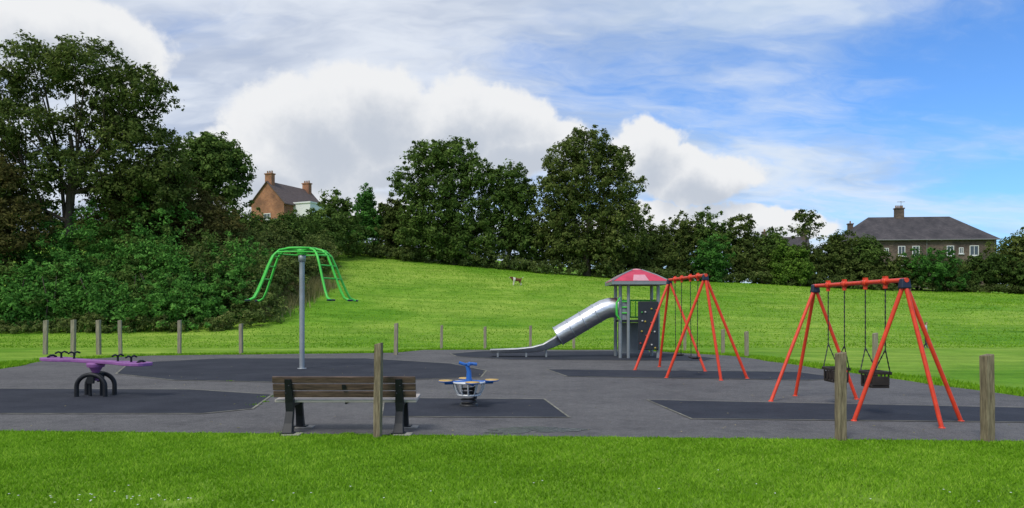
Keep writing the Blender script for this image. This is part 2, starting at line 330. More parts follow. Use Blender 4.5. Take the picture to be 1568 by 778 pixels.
def belt(name,path,lo,hi,r,nl,leaf,mat,clump=.5,wid=1.,step=1.2,tb=0.):
    L=[];P=[Vector(p) for p in path]
    for a,b in zip(P[:-1],P[1:]):
        q=max(1,int((b-a).length/step))
        for i in range(q):
            p=a.lerp(b,(i+random.random())/q);x=p.x+random.uniform(-wid,wid)*.6;y=p.y+random.uniform(-wid,wid)
            hh=random.uniform(lo,hi);rr=r*random.uniform(.7,1.3);g=float(H(x,y))
            L.append((x,y,g+hh*.5,rr,rr,hh*.5))
    mb=MB();foliage(mb,L,nl,leaf,clump,inner=.12,up=.5,tb=tb);return mb.build(name,[mat])
belt('bramble_thicket',[(-20,86),(-14,85.5),(-4,84),(4,82),(11,82.5),(17,84.5)],.9,1.9,1.1,34000,.13,M_leafbramble,.4,wid=.8,tb=-.1)
belt('hedge',[(11,86),(20,88),(30,89),(45,90),(70,91)],2.4,4.2,1.7,40000,.18,M_leafdark,.5,wid=.8)
belt('bramble_thicket',[(13,84.5),(22,86),(34,87.5),(50,88),(72,88.5)],.6,1.4,1.1,30000,.13,M_leafbramble,.4,wid=.6,tb=-.12)
belt('hedge',[(-16,90),(-9,89),(-2,88),(12,88)],4.,6.,1.8,32000,.2,M_leafdark,.6)
belt('hedge',[(-40,73),(-31,74)],4.0,6.0,2,16000,.17,M_leaftree,.55,wid=1.2,tb=-.08)
belt('hedge',[(-31,74),(-24,77),(-18.5,82)],3.6,4.9,2,34000,.17,M_leaftree,.55,wid=1.2,tb=-.08)
belt('hedge',[(-36,60),(-28,60)],4.6,6.6,1.9,22000,.15,M_leafdark,.55,wid=1,tb=.04)
belt('hedge',[(-28,60),(-22.8,61),(-20.6,66),(-21,73)],3.9,5.2,1.9,34000,.15,M_leaftree,.55,wid=1,tb=-.04)
belt('bramble_thicket',[(-15.6,45.5),(-17,50),(-17.2,56),(-17,63),(-18.5,71),(-21.5,80)],1.6,3.2,1.5,56000,.12,M_leafbramble,.42,wid=1.3,step=.9)
belt('bramble_thicket',[(-18.5,47),(-20,52),(-20.5,58),(-20,65)],3,4.6,1.8,42000,.12,M_leafbramble,.45,wid=1.3,step=.9,tb=-.06)
L=[];L2=[]
for i in range(95):
    x=random.uniform(-37,-17.5);y=random.uniform(42.2,50.5)
    e=(1-abs((x+28)/12)**2*.35)
    hh=(1.3+(y-42)/8.*6.0)*e*random.uniform(.75,1.1);rr=random.uniform(1.1,1.9);g=float(H(x,y))
    T_=L2 if random.random()<.22 else L
    T_.append((x,y,g+max(.5,hh-rr),rr,rr,rr))
    if hh>3: T_.append((x,y-.6,g+hh*.3,rr*1.1,rr,rr))
mb=MB();foliage(mb,L,125000,.115,.45,per=40,inner=.08,up=.3,spray=.17);foliage(mb,L2,32000,.115,.45,per=40,inner=.08,up=.3,spray=.15,mat=2)
for i in range(40):
    x=random.uniform(-35,-18);y=random.uniform(43,49);g=float(H(x,y))
    mb.tube([(x,y,g),(x+.2,y,g+1.5),(x+random.uniform(-.6,.6),y,g+3)],[.06,.04,.02],5,1)
mb.build('shrub_bank',[M_leafbright,M_bark,M_leaftree])
belt('hedge_base_weeds',[(-38,41.8),(-30,41.8),(-22,42),(-17,42.6),(-14.8,44.5)],.3,1.0,.7,24000,.08,M_leafbramble,.25,wid=.4,step=.6)
mb=MB();n=20000
x=rng.normal(-16.2,1.1,n);y=rng.uniform(47,60,n);x+=(y-54)*.1-.7
k=x<-13.7;x=x[k];y=y[k];n=len(x)
blades(mb,x,y,H(x,y)-.02,.4+.8*rng.random(n),.012+.014*rng.random(n),np.clip(.42+.22*vnoise(x,y,1.5)+.22*rng.standard_normal(n),0,1),.6)
mb.build('dry_grass_patch',[M_straw])

# ------------------------------------------------------------------ houses
def brickmat(name,c1,c2,mo,rows=2.2):
    m,nt,b=newmat(name);N=nt.nodes;Lk=nt.links;tc=N.new('ShaderNodeTexCoord')
    sx=N.new('ShaderNodeSeparateXYZ');Lk.new(tc.outputs['Object'],sx.inputs[0])
    ad=N.new('ShaderNodeMath');Lk.new(sx.outputs[0],ad.inputs[0]);Lk.new(sx.outputs[1],ad.inputs[1])
    cb=N.new('ShaderNodeCombineXYZ');Lk.new(ad.outputs[0],cb.inputs[0]);Lk.new(sx.outputs[2],cb.inputs[1])
    br=N.new('ShaderNodeTexBrick');br.inputs['Scale'].default_value=rows;br.inputs['Color1'].default_value=(*c1,1);br.inputs['Color2'].default_value=(*c2,1);br.inputs['Mortar'].default_value=(*mo,1);br.inputs['Mortar Size'].default_value=.015
    Lk.new(cb.outputs[0],br.inputs[0])
    nn=N.new('ShaderNodeTexNoise');nn.inputs['Scale'].default_value=.6;nn.inputs['Detail'].default_value=7;Lk.new(tc.outputs['Object'],nn.inputs[0])
    cr=N.new('ShaderNodeValToRGB');cr.color_ramp.elements[0].position=.3;cr.color_ramp.elements[0].color=(.6,.6,.62,1);cr.color_ramp.elements[1].position=.7;cr.color_ramp.elements[1].color=(1.35,1.3,1.25,1);Lk.new(nn.outputs[0],cr.inputs[0])
    x=N.new('ShaderNodeMix');x.data_type='RGBA';x.blend_type='MULTIPLY';x.inputs[0].default_value=1;Lk.new(br.outputs[0],x.inputs[6]);Lk.new(cr.outputs[0],x.inputs[7])
    Lk.new(x.outputs[2],b.inputs['Base Color']);b.inputs['Roughness'].default_value=.9;return m
M_brickr=brickmat('orange_brick',(.36,.16,.075),(.27,.11,.055),(.28,.21,.16))
M_stone=brickmat('brown_stone_blocks',(.15,.108,.08),(.08,.058,.044),(.14,.12,.105),1.7)
M_slate=brickmat('slate_roof',(.082,.073,.078),(.055,.05,.056),(.033,.032,.034),1.8)
M_tile=pm('clay_tile_roof',(.11,.08,.07),.85,var=.3,scale=1.5,stretch=(1,1,8))
M_white=pm('white_painted_frame',(.75,.75,.72),.5,var=.05)
M_glass=pm('window_glass',(.05,.06,.07),.1,var=.3,scale=.6,spec=.8)
M_pot=pm('chimney_pot_clay',(.35,.2,.11),.8)
M_gut=pm('grey_gutter',(.2,.2,.19),.6)
def window(mb,mbg,x,y,z,w,h):
    mbg.box((x,y-.02,z),(w-.1,.05,h-.1))
    t=.09
    for sx in(-1,1): mb.box((x+sx*(w/2-t/2),y-.05,z),(t,.1,h))
    for sz in(-1,1): mb.box((x,y-.06,z+sz*(h/2-t/2)),(w-2*t-.01,.1,t))
    mb.box((x,y-.055,z),(.06,.1,h-2*t-.01));mb.box((x,y-.1,z-h/2-.06),(w+.2,.2,.09))
def chimney(mb,mbp,x,y,z0,z1,w,d,n):
    mb.box((x,y,(z0+z1)/2),(w,d,z1-z0));mb.box((x,y,z1+.08),(w+.18,d+.18,.16))
    for i in range(n): mbp.lathe((x+(i-(n-1)/2)*w/n,y,z1+.16),[(.13,0),(.1,.35),(.13,.38),(.09,.38)],10)
def house_hip():
    e=empty('stone_house');W=20.6;D=9;cx=60.2;cy=114;z0=4.2;ze=11.9;zr=15.8
    w=MB();w.box((0,0,(z0+ze)/2),(W,D,ze-z0));w.build('walls',[M_stone],e)
    r=MB();o=.45;a=4.4
    r.add([(-W/2-o,-D/2-o,ze),(W/2+o,-D/2-o,ze),(W/2+o,D/2+o,ze),(-W/2-o,D/2+o,ze),(-W/2+a,0,zr),(W/2-a,0,zr)],[(0,1,5,4),(1,2,5),(2,3,4,5),(3,0,4),(3,2,1,0)])
    r.build('roof',[M_slate],e)
    g=MB()
    g.tube([(-W/2-o-.05,-D/2-o-.05,ze-.02),(W/2+o+.05,-D/2-o-.05,ze-.02)],.08,6)
    for xx in(-W/2+.3,.6,W/2-.3): g.tube([(xx,-D/2-.12,ze-.1),(xx,-D/2-.12,z0)],.05,6)
    g.build('gutter',[M_gut],e)
    f=MB();gl=MB()
    for xx,ww in((-7.3,1.0),(-2.9,1.0),(-.9,1.0),(3.9,1.0),(7.2,1.25),(-5,.6),(5.4,.6)):
        window(f,gl,xx,-D/2,10.3,ww,1.45 if ww>.7 else .9);window(f,gl,xx,-D/2,7.4,ww,1.6)
    f.build('window_frames',[M_white],e);gl.build('window_glass',[M_glass],e)
    c=MB();p=MB();chimney(c,p,-1.4,0,zr-.8,zr+1.2,1.2,.8,4);chimney(c,p,-8,1.6,zr-3.2,zr-.9,.7,.6,1)
    c.build('chimney',[M_stone],e);p.build('chimney_pots',[M_pot],e)
    d=MB();d.box((-5.2,-D/2-.03,5.3),(1,.08,2.1));d.build('door',[M_white],e)
    ae=MB();ae.tube([(-1.1,0,zr+1.2),(-1.1,0,zr+2.4)],.03,5)
    for k in range(5): ae.tube([(-1.5+.2*k,-.3,zr+2.3),(-1.5+.2*k,.3,zr+2.3)],.02,4)
    ae.tube([(-1.7,0,zr+2.3),(-.5,0,zr+2.3)],.02,4);ae.build('aerial',[M_glass],e)
    e.location=(cx,cy,0);e.rotation_euler=(0,0,math.radians(-5))
house_hip()
def house_gable(name,cx,cy,z0,ze,zr,W,D,yaw,wall,roof):
    e=empty(name);w=MB()
    w.add([(-W/2,-D/2,z0),(W/2,-D/2,z0),(W/2,D/2,z0),(-W/2,D/2,z0),(-W/2,-D/2,ze),(W/2,-D/2,ze),(W/2,D/2,ze),(-W/2,D/2,ze),(0,-D/2,zr),(0,D/2,zr)],
          [(0,1,5,8,4),(1,2,6,5),(2,3,7,9,6),(3,0,4,7)]);w.build('walls',[wall],e)
    r=MB();o=.25;k=(zr-ze)/(W/2)
    for s in(-1,1):
        p=[(0,-D/2-o,zr+.12),(s*(W/2+.4),-D/2-o,ze-.4*k+.12),(s*(W/2+.4),D/2+o,ze-.4*k+.12),(0,D/2+o,zr+.12)]
        q=[(a,b,c-.13) for a,b,c in p];r.add(p+q,[(0,1,2,3),(7,6,5,4),(0,4,5,1),(1,5,6,2),(2,6,7,3)])
    r.build('roof',[roof],e)
    f=MB();g=MB();window(f,g,0,-D/2,(ze+z0)/2+1.2-1.2,1.2,1.4);window(f,g,-1.8,-D/2,z0+1.5,1.0,1.3);window(f,g,1.8,-D/2,z0+1.5,1.0,1.3)
    f.build('window_frames',[M_white],e);g.build('window_glass',[M_glass],e)
    c=MB();p=MB();chimney(c,p,0,-D/2+.5,zr-.7,zr+1.1,1.2,.7,3);chimney(c,p,.2,D/2-.6,zr-.7,zr+.9,1.2,.7,3)
    c.build('chimney',[wall],e);p.build('chimney_pots',[M_pot],e)
    d=MB();d.box((0,-D/2-.03,z0+1.05),(1,.08,2.1));d.build('door',[M_white],e)
    e.location=(cx,cy,0);e.rotation_euler=(0,0,math.radians(yaw));return e
e=house_gable('brick_house',-33.3,112,12.6,17.1,20.1,6.0,9,-24,M_brickr,M_tile)
mb=MB();mb.box((4.5,0,15.0),(3,5,4));mb.box((4.5,0,17.1),(3.3,5.3,.2));mb.build('extension',[M_white],e)
house_gable('stone_house.001',43.4,120,6,10.2,13.2,6,7,75,M_stone,M_slate)
mb=MB();mb.tube([(86,118,3),(86,118,13.4)],[.14,.1],8);mb.box((86,118,13),(1.6,.1,.12));mb.build('utility_pole',[M_bark])
mb=MB()
for dz,dx in((0,-.6),(0,.6),(-1.5,0)):
    mb.tube([Vector((70,112,12.1+dz)).lerp(Vector((86+dx,118,13.1+dz)),t)-Vector((0,0,.5*math.sin(math.pi*t))) for t in np.linspace(0,1,9)],.018,4)
mb.build('overhead_wires',[M_glass])

# ------------------------------------------------------------------ posts
M_wood=pm('weathered_timber',(.17,.13,.075),.85,var=.5,scale=5,bump=.6,bscale=14,stretch=(7,7,.8),col2=(.32,.26,.16))
M_woodg=pm('grey_timber',(.27,.24,.17),.9,var=.35,scale=5,bump=.5,bscale=14,stretch=(7,7,.8))
def post(x,y,h,w,mm,lean=0):
    mb=MB();V=[];segs=7
    for i in range(segs):
        z=-.05+(h+.05)*i/(segs-1)
        for sx,sy in((-1,-1),(1,-1),(1,1),(-1,1)):
            V.append((sx*w/2*(1+.05*random.uniform(-1,1))+lean*z,sy*w/2*(1+.05*random.uniform(-1,1)),z+(.012*sx if i==segs-1 else 0)))
    F=[(i*4+k,i*4+(k+1)%4,(i+1)*4+(k+1)%4,(i+1)*4+k) for i in range(segs-1) for k in range(4)]+[tuple(range((segs-1)*4,segs*4))]
    mb.add(V,F);o=mb.build('wooden_post',[mm],bevel=w*.09);o.location=(x,y,0);o.rotation_euler=(0,0,random.uniform(-.2,.2))
for p in[(-1.74,9.73,1.22,.095,M_wood,.012),(4.17,9.53,1.11,.11,M_wood,0),(5.98,9.44,1.09,.12,M_wood,-.012)]: post(*p)
for p in[(-17.4,28,1.27,.14),(-15.95,27.3,1.3,.14),(-15.35,27.9,1.28,.14),(-14.6,28,1.27,.12),(-12.4,28,1.27,.12),(-10.1,28,1.14,.12),(-4.27,27.6,1.17,.13),
  (-2.97,31.6,1.02,.11),(-1.13,31.6,.96,.11),(.77,31.6,1,.11),(2.6,31.6,1.,.11),(7.95,28.3,.93,.12),(8.25,26.4,.9,.12),(10.3,21.3,1.0,.12),(6.9,30,.9,.11)]: post(*p,M_woodg,random.uniform(-.02,.02))

# ------------------------------------------------------------------ bench
M_slat=pm('bench_slats_brown',(.065,.038,.028),.6,var=.4,scale=4,bump=.4,bscale=20,stretch=(.8,9,9),col2=(.16,.10,.07))
M_slatg=pm('bench_slats_grey',(.44,.39,.35),.75,var=.3,scale=4,bump=.4,bscale=20,stretch=(.8,9,9))
M_blk=pm('black_cast_metal',(.010,.011,.014),.5,var=.3,scale=10,spec=.35)
M_conc=pm('concrete_pad',(.33,.3,.26),.9,var=.3,scale=14,bump=.4)
be=empty('park_bench')
cx0=-2.23;by=9.98
sl=MB()
for i,z in enumerate([.530,.630,.728]):
    sl.box((cx0,by+.05-.28*(z-.5),z),(1.9,.035,.088),Matrix.Rotation(math.radians(14),3,'X'),0)
sl.build('backrest',[M_slat],be,bevel=.008)
sg=MB()
for i in range(5): sg.box((cx0,by+.12+i*.095,.435+.006*i),(1.9,.08,.04),Matrix.Rotation(math.radians(4),3,'X'))
sg.build('seat',[M_slatg],be,bevel=.008)
for k,xx in enumerate((-2.965,-1.50)):
    lg=MB()
    path=[(xx,by+.0-.06,.0),(xx,by+.0,.15),(xx,by+.06,.3),(xx,by+.06,.42),(xx,by-.0,.6),(xx,by-.045,.74)]
    def strip(p,w,th):
        vs=[]
        for i,((x,y,z),ww) in enumerate(zip(p,w)):
            tt=th[i] if hasattr(th,'__len__') else th
            vs+=[(x-tt/2,y-ww/2,z),(x+tt/2,y-ww/2,z),(x+tt/2,y+ww/2,z),(x-tt/2,y+ww/2,z)]
        n=len(p);F=[(i*4+a,i*4+(a+1)%4,(i+1)*4+(a+1)%4,(i+1)*4+a) for i in range(n-1) for a in range(4)]+[(3,2,1,0),tuple(range(4*n-4,4*n))]
        lg.add(vs,F)
    strip(path,[.12,.08,.08,.1,.06,.05],[.14,.11,.10,.11,.095,.085])
    strip([(xx,by+.56,0),(xx,by+.52,.18),(xx,by+.48,.33),(xx,by+.5,.41)],[.12,.07,.08,.1],.1)
    lg.box((xx,by+.28,.385),(.06,.48,.06));lg.box((xx,by-.05,.02),(.18,.15,.035));lg.box((xx,by+.56,.02),(.18,.15,.035))
    for s in(-1,1): lg.lathe((xx+s*.022,by-.075,.60+.05*s),[(0,.012),(.012,.01),(.014,0)],8,axis=(0,-1,0))
    lg.build('leg_%d'%(k+1),[M_blk],be,bevel=.012)
pd=MB()
for xx in(-2.965,-1.5): pd.box((xx+.06,by-.06,.012),(.24,.2,.02));pd.box((xx+.06,by+.56,.012),(.24,.2,.02))
pd.build('footing_pads',[M_conc],be,bevel=.006)
pl=MB();pl.box((cx0,by-.02,.63),(.05,.012,.07),Matrix.Rotation(math.radians(14),3,'X'));pl.build('plaque',[M_blk],be)
pl=MB();pl.tube([(cx0,by+.1,.40),(cx0,by+.6,.40)],.015,6);pl.build('stay',[M_blk],be)

# ------------------------------------------------------------------ swings
M_red=pm('red_painted_steel',(.70,.055,.02),.42,var=.2,scale=7,spec=.4,bump=.05,detail=8)
M_chain=pm('chain_steel',(.03,.03,.032),.5,metal=.3)
M_navy=pm('dark_blue_bracket',(.012,.018,.045),.45)
M_rubber=pm('black_rubber_seat',(.018,.016,.015),.6)
M_brownseat=pm('dark_cradle_seat',(.030,.022,.018),.6,var=.3)
M_steel=pm('galvanised_steel',(.36,.38,.40),.45,metal=.5,var=.15,scale=3)
def chain(mb,a,b):
    a=Vector(a);b=Vector(b);n=int((b-a).length/.04);q=[];r=[]
    for i in range(n+1): q.append(a.lerp(b,i/n));r.append(.013 if i%2 else .007)
    mb.tube(q,r,5,0)
def swing(a,b,legsA,legsB,r,seats,cradle):
    e=empty('swing_set');a=Vector(a);b=Vector(b);mb=MB()
    d=(b-a).normalized()
    mb.tube([a-d*.06,b+d*.06],r*1.1,14)
    for ap,ls in((a,legsA),(b,legsB)):
        for l in ls:
            mb.tube([ap+Vector((0,0,-.02)),(l[0],l[1],0)],r,12);mb.lathe((l[0],l[1],.006),[(r*1.5,0),(r*1.4,.012),(r*1.05,.02)],12)
    mb.build('frame',[M_red],e)
    br=MB()
    for ap,s in((a,1),(b,-1)):
        br.box(ap+Vector((0,0,-.05)),(.16,.13,.15),None,0,.75)
    br.build('corner_brackets',[M_navy],e,bevel=.02)
    ch=MB();st=MB();hb=MB()
    for t,sz,yaw in seats:
        p=a.lerp(b,t);hw=.30
        for s in(-1,1):
            q=p+d*s*hw
            hb.lathe(q,[(r*1.0,-.05),(r*1.75,-.045),(r*1.75,.045),(r*1.0,.05)],12,axis=tuple(d));hb.box(q+Vector((0,0,-.075)),(.05,.05,.07));hb.box(q+Vector((0,0,.06)),(.05,.08,.04))
            sw=.2
            if cradle:
                for xo in(-.13,.13): chain(ch,q+Vector((0,0,-1.05)),p+d*s*sw+Vector((xo,0,sz+.22-p.z)))
                chain(ch,q+Vector((0,0,-.1)),q+Vector((0,0,-1.05)))
            else: chain(ch,q+Vector((0,0,-.1)),p+d*s*(hw-.06)+Vector((0,0,sz-p.z)))
        c=Vector((p.x,p.y,sz))
        if cradle:
            st.box(c,(.28,.36,.04))
            for s in(-1,1):
                st.box(c+Vector((0,s*.18,.09)),(.26,.03,.14));st.box(c+Vector((0,s*.18,.215)),(.30,.045,.045))
                st.box(c+Vector((s*.16,0,.21)),(.035,.38,.05))
                for yy in(-.12,0,.12): st.box(c+Vector((s*.155,yy,.10)),(.018,.035,.17))
        else:
            st.box(c,(.2,.46,.035));st.box(c+Vector((0,0,-.025)),(.14,.4,.015))
    ch.build('chains',[M_chain],e);st.build('seats',[M_brownseat if cradle else M_rubber],e,bevel=.012);hb.build('hangers',[M_red],e)
swing((5.75,11,2.09),(5.63,13.95,2.10),[(5.08,11.16),(6.0,10.48),(6.64,11.1)],[(4.67,13.55),(5.43,14.4),(6.36,13.85)],.031,[(.28,.46,0),(.72,.42,0)],True)
swing((4.65,18.07,2.49),(4.42,21.1,2.5),[(3.74,18.2),(4.9,17.6),(5.66,18.07)],[(3.37,20.6),(4.28,21.8),(5.2,20.2)],.036,[(.28,.46,0),(.72,.46,0)],False)

# ------------------------------------------------------------------ green spinner
M_green=pm('green_painted_steel',(.07,.55,.06),.4,var=.15,scale=4)
e=empty('rotating_climber');px,py=-5.9,21.1
mb=MB();mb.tube([(0,0,0),(0,0,3.22)],.072,18);mb.lathe((0,0,.012),[(.13,0),(.13,.01),(.08,.015)],18);mb.lathe((0,0,3.0),[(.072,0),(.1,.02),(.1,.2),(.0,.26)],18);mb.build('pole',[M_steel],e)
g=MB()
prof=[(.12,3.34),(.42,3.36),(.64,3.31),(.80,3.16),(.93,2.88),(1.07,2.52),(1.22,2.17),(1.32,1.99),(1.46,1.92)]
def arm(a,k=1): return [(k*r*math.cos(a),k*r*math.sin(a),z) for r,z in prof]
BA=(math.radians(188),math.radians(-16))
for base in BA:
    A=[]
    for da in(-.5,-.0,.5):
        p=arm(base+da);A.append(p);g.tube(p,.034,8)
        pe=Vector(p[-1]);dr=Vector((math.cos(base+da),math.sin(base+da),0))
        g.tube([pe,pe+dr*.08],.03,8)
    for i in(3,4,5): g.tube([A[0][i],A[1][i],A[2][i]],.022,8)
g.tube([(.42*math.cos(t),.42*math.sin(t),3.37) for t in np.linspace(0,2*math.pi,25)[:-1]],.032,8,closed=True)
g.tube([(.72*math.cos(t),.72*math.sin(t),3.24) for t in np.linspace(0,2*math.pi,33)[:-1]],.022,8,closed=True)
g.lathe((0,0,3.2),[(.0,.2),(.14,.19),(.16,.1),(.12,0)],16)
g.build('arms',[M_green],e)
hn=MB()
for base in BA:
    for da in(-.5,0,.5):
        p=Vector(arm(base+da)[-1]);dr=Vector((math.cos(base+da),math.sin(base+da),0));t=Vector((-dr.y,dr.x,0))
        hn.tube([p+dr*.04-t*.12,p+dr*.07,p+dr*.04+t*.12],.024,8)
hn.build('hand_grips',[M_navy],e)
e.location=(px,py,0)

# ------------------------------------------------------------------ seesaw
M_purple=pm('purple_painted_steel',(.27,.10,.30),.5,var=.15)
e=empty('seesaw');mb=MB()
def plank(mb,a,b,wa,th,W,mat=0):
    a=Vector(a);b=Vector(b);d=(b-a);L=d.length;d.normalize();n=Vector((-d.y,d.x,0)).normalized();vs=[]
    for t,w in W:
        p=a+d*L*t
        for s,zz in((-1,0),(1,0),(1,th),(-1,th)): vs.append(tuple(p+n*s*wa*w/2+Vector((0,0,zz))))
    q=len(W);F=[(i*4+k,i*4+(k+1)%4,(i+1)*4+(k+1)%4,(i+1)*4+k) for i in range(q-1) for k in range(4)]+[(3,2,1,0),tuple(range(4*q-4,4*q))]
    mb.add(vs,F,mat)
plank(mb,(-1.13,.28,.675),(1.13,-.28,.60),.46,.06,[(0,.55),(.02,.85),(.07,1.05),(.16,1.05),(.24,.75),(.30,.5),(.5,.55),(.70,.5),(.76,.75),(.84,1.05),(.93,1.05),(.98,.85),(1,.55)])
mb.lathe((0,-.0,.56),[(.0,.09),(.15,.085),(.17,.06),(.15,.0)],20)
mb.tube([(0,-.0,.3),(0,-.0,.58)],.06,14);mb.lathe((0,0,.46),[(.065,0),(.12,.1)],14);mb.build('beam',[M_purple],e,bevel=.012)
lg=MB()
for yy in(-.17,.17):
    rr=.27
    lg.tube([(-rr,yy,0),(-rr,yy,.12)]+[(rr*math.cos(t),yy,.2+rr*.85*math.sin(t)) for t in np.linspace(math.pi,0,15)]+[(rr,yy,.12),(rr,yy,0)],.042,10)
    lg.box((0,yy,.36),(.12,.05,.2))
lg.tube([(-.08,-.05,0),(-.08,-.05,.40)],.03,8);lg.tube([(.08,.05,0),(.08,.05,.40)],.03,8)
lg.box((0,0,.42),(.2,.38,.06));lg.build('spring_support',[M_blk],e)
hd=MB()
dB=Vector((.97,-.24,0)).normalized();tB=Vector((-dB.y,dB.x,0))
for s_ in(-1,1):
    for q_ in(.50,.80):
        p=dB*s_*q_+Vector((0,0,.70-.037*s_*q_))
        hh=.10 if q_<.6 else .09
        hd.tube([p-tB*.14+Vector((0,0,hh)),p-tB*.07+Vector((0,0,hh+.025)),p+Vector((0,0,hh-.0)),p+tB*.07+Vector((0,0,hh+.025)),p+tB*.14+Vector((0,0,hh))],.018,8)
        hd.tube([p-Vector((0,0,.02)),p+Vector((0,0,hh))],.02,8)
    p=dB*s_*1.02+Vector((0,0,.70-.037*s_));hd.tube([p-tB*.1,p+Vector((0,0,.03))-tB*.04,p+Vector((0,0,.03))+tB*.04,p+tB*.1],.022,8)
hd.build('handles',[M_blk],e)
e.location=(-7.98,14.4,0)

# ------------------------------------------------------------------ spring rocker
M_blue=pm('blue_painted_steel',(.02,.12,.42),.4,var=.15);M_yel=pm('yellow_seat_pad',(.50,.33,.11),.6,var=.25);M_silver=pm('silver_paint',(.62,.64,.66),.4,metal=.2,var=.1)
e=empty('spring_rocker')
sp=MB();sp.tube([((.115+.01*math.sin(t/7))*math.cos(t),(.115)*math.sin(t),.03+.30*t/(2*math.pi*5)) for t in np.linspace(0,2*math.pi*5,110)],.018,8);sp.lathe((0,0,.012),[(.16,0),(.16,.03),(0,.035)],18);sp.build('spring',[M_chain],e)
cg=MB()
for z,rr in((.41,.27),(.20,.19)): cg.tube([(rr*math.cos(t),rr*math.sin(t),z) for t in np.linspace(0,2*math.pi,25)[:-1]],.018,8,closed=True)
for k in range(12):
    a=2*math.pi*k/12;c,s=math.cos(a),math.sin(a);cg.tube([(.27*c,.27*s,.41),(.25*c,.25*s,.30),(.19*c,.19*s,.20)],.014,6)
cg.lathe((0,0,.405),[(0,.02),(.25,.015),(.25,0),(0,-.01)],20);cg.build('foot_cage',[M_silver],e)
bl=MB()
bl.tube([(0,0,.40),(0,0,.6),(-.03,0,.70)],[.055,.04,.035],12)
bl.tube([(-.17,-.0,.75),(-.08,0,.72),(-.03,0,.71),(.05,0,.73),(.14,0,.72)],.028,10);bl.tube([(0,-.16,.73),(0,0,.70),(0,.16,.73)],.025,10)
bl.lathe((0,0,.70),[(.03,0),(.07,.02),(.07,.04),(0,.05)],14)
SA=[math.radians(a) for a in(12,192,102,282)]
for a in SA:
    c,s=math.cos(a),math.sin(a);bl.tube([(.0,0,.43),(.2*c,.2*s,.41),(.42*c,.42*s,.41)],.03,8)
    bl.lathe((.40*c,.40*s,.415),[(.05,0),(.12,.012),(.125,.025),(.10,.03)],18)
bl.build('arms',[M_blue],e)
yy=MB()
for a in SA: yy.lathe((.40*math.cos(a),.40*math.sin(a),.443),[(.12,0),(.115,.014),(0,.02)],18)
yy.build('seats',[M_yel],e)
e.location=(-.74,12.9,0)

# ------------------------------------------------------------------ slide tower
M_pink=pm('red_roof_panels',(.55,.045,.09),.5,var=.2,scale=3);M_post=pm('grey_powder_coat',(.26,.28,.29),.4,metal=.3,var=.1);M_dark=pm('dark_grey_panel',(.022,.026,.032),.5,var=.2)
M_pink2=pm('faded_pink_panel',(.62,.30,.34),.5,var=.15)
M_tube=pm('stainless_steel',(.70,.71,.73),.33,metal=1,var=.22,scale=3,stretch=(1,3,3),bump=.3,bscale=4)
e=empty('slide_tower');x0,x1,y0,y1=3.72,5.02,25.8,27.0;cx=(x0+x1)/2;cy=(y0+y1)/2
p=MB()
for xx in(x0,x1):
    for y_ in(y0,y1): p.tube([(xx,y_,0),(xx,y_,2.66)],.06,12)
p.tube([(x0+.27,y0-.05,0),(x0+.27,y0-.05,2.66)],.055,12)
p.build('posts',[M_post],e)
r=MB();ze,zp=2.64,3.06;w=.97
def sqr(hw,z): return [(cx-hw,cy-hw,z),(cx+hw,cy-hw,z),(cx+hw,cy+hw,z),(cx-hw,cy+hw,z)]
a=sqr(w,ze);b_=sqr(.60,ze+.22);c_=sqr(.16,zp)
r.add(a+b_+c_,[(i,(i+1)%4,4+(i+1)%4,4+i) for i in range(4)]+[(4+i,4+(i+1)%4,8+(i+1)%4,8+i) for i in range(4)]+[(8,9,10,11),(3,2,1,0)])
r.build('roof',[M_pink],e,bevel=.015)
r=MB()
for i in range(4): r.tube([a[i],b_[i],c_[i]],.024,8)
for s in(-1,1):
    r.box((cx,cy+s*(w-.02),ze-.06),(2*w+.02,.04,.11));r.box((cx+s*(w-.02),cy,ze-.06),(.04,2*w-.07,.11))
r.build('roof_trim',[M_post],e)
r=MB();r.lathe((cx,cy,zp-.01),[(.17,0),(.16,.04),(.0,.06)],12)
for i in range(4):
    A_=Vector(a[i]);B_=Vector(a[(i+1)%4]);C_=Vector(b_[i]);D_=Vector(b_[(i+1)%4]);n_=(B_-A_).cross(C_-A_).normalized()*.012
    if n_.z<0:n_=-n_
    q=[A_.lerp(B_,.36)+n_,A_.lerp(B_,.64)+n_,C_.lerp(D_,.66)+n_,C_.lerp(D_,.34)+n_];r.add([tuple(v) for v in q],[(0,1,2,3)])
r.build('roof_skylights',[M_pink2],e)
d=MB();d.box((cx,cy,1.27),(1.24,1.14,.08));d.build('deck',[M_dark],e)
d=MB();d.box((4.66,y0-.1,1.12),(.70,.045,1.66));d.build('climbing_panel',[M_dark],e,bevel=.02)
hc=[pm('hold_red',(.4,.04,.03)),pm('hold_yellow',(.4,.3,.05)),pm('hold_white',(.4,.4,.38)),pm('hold_green',(.05,.25,.06))]
d=MB()
for i in range(16):
    xx=4.42+(i%4)*.16+random.uniform(-.04,.04);zz=.45+(i//4)*.38+random.uniform(-.12,.12)
    d.lathe((xx,y0-.122,zz),[(.035,0),(.028,.04),(0,.05)],8,mat=(i*7+i//4)%4,axis=(0,-1,0))
d.build('climbing_holds',hc,e)
g=MB()
for zz in(1.55,1.75,1.95): g.tube([(x0,y0,zz),(x0+.27,y0-.05,zz)],.025,8)
for zz in(1.4,2.0): g.tube([(x0,y0,zz),(x0,y1,zz)],.028,8);g.tube([(x1,y0,zz),(x1,y1,zz)],.028,8);g.tube([(x0,y1,zz),(x1,y1,zz)],.028,8)
for k in range(1,7): g.tube([(x1,y0+k*.17,1.4),(x1,y0+k*.17,2.0)],.016,6);g.tube([(x0+k*.18,y1,1.4),(x0+k*.18,y1,2.0)],.016,6)
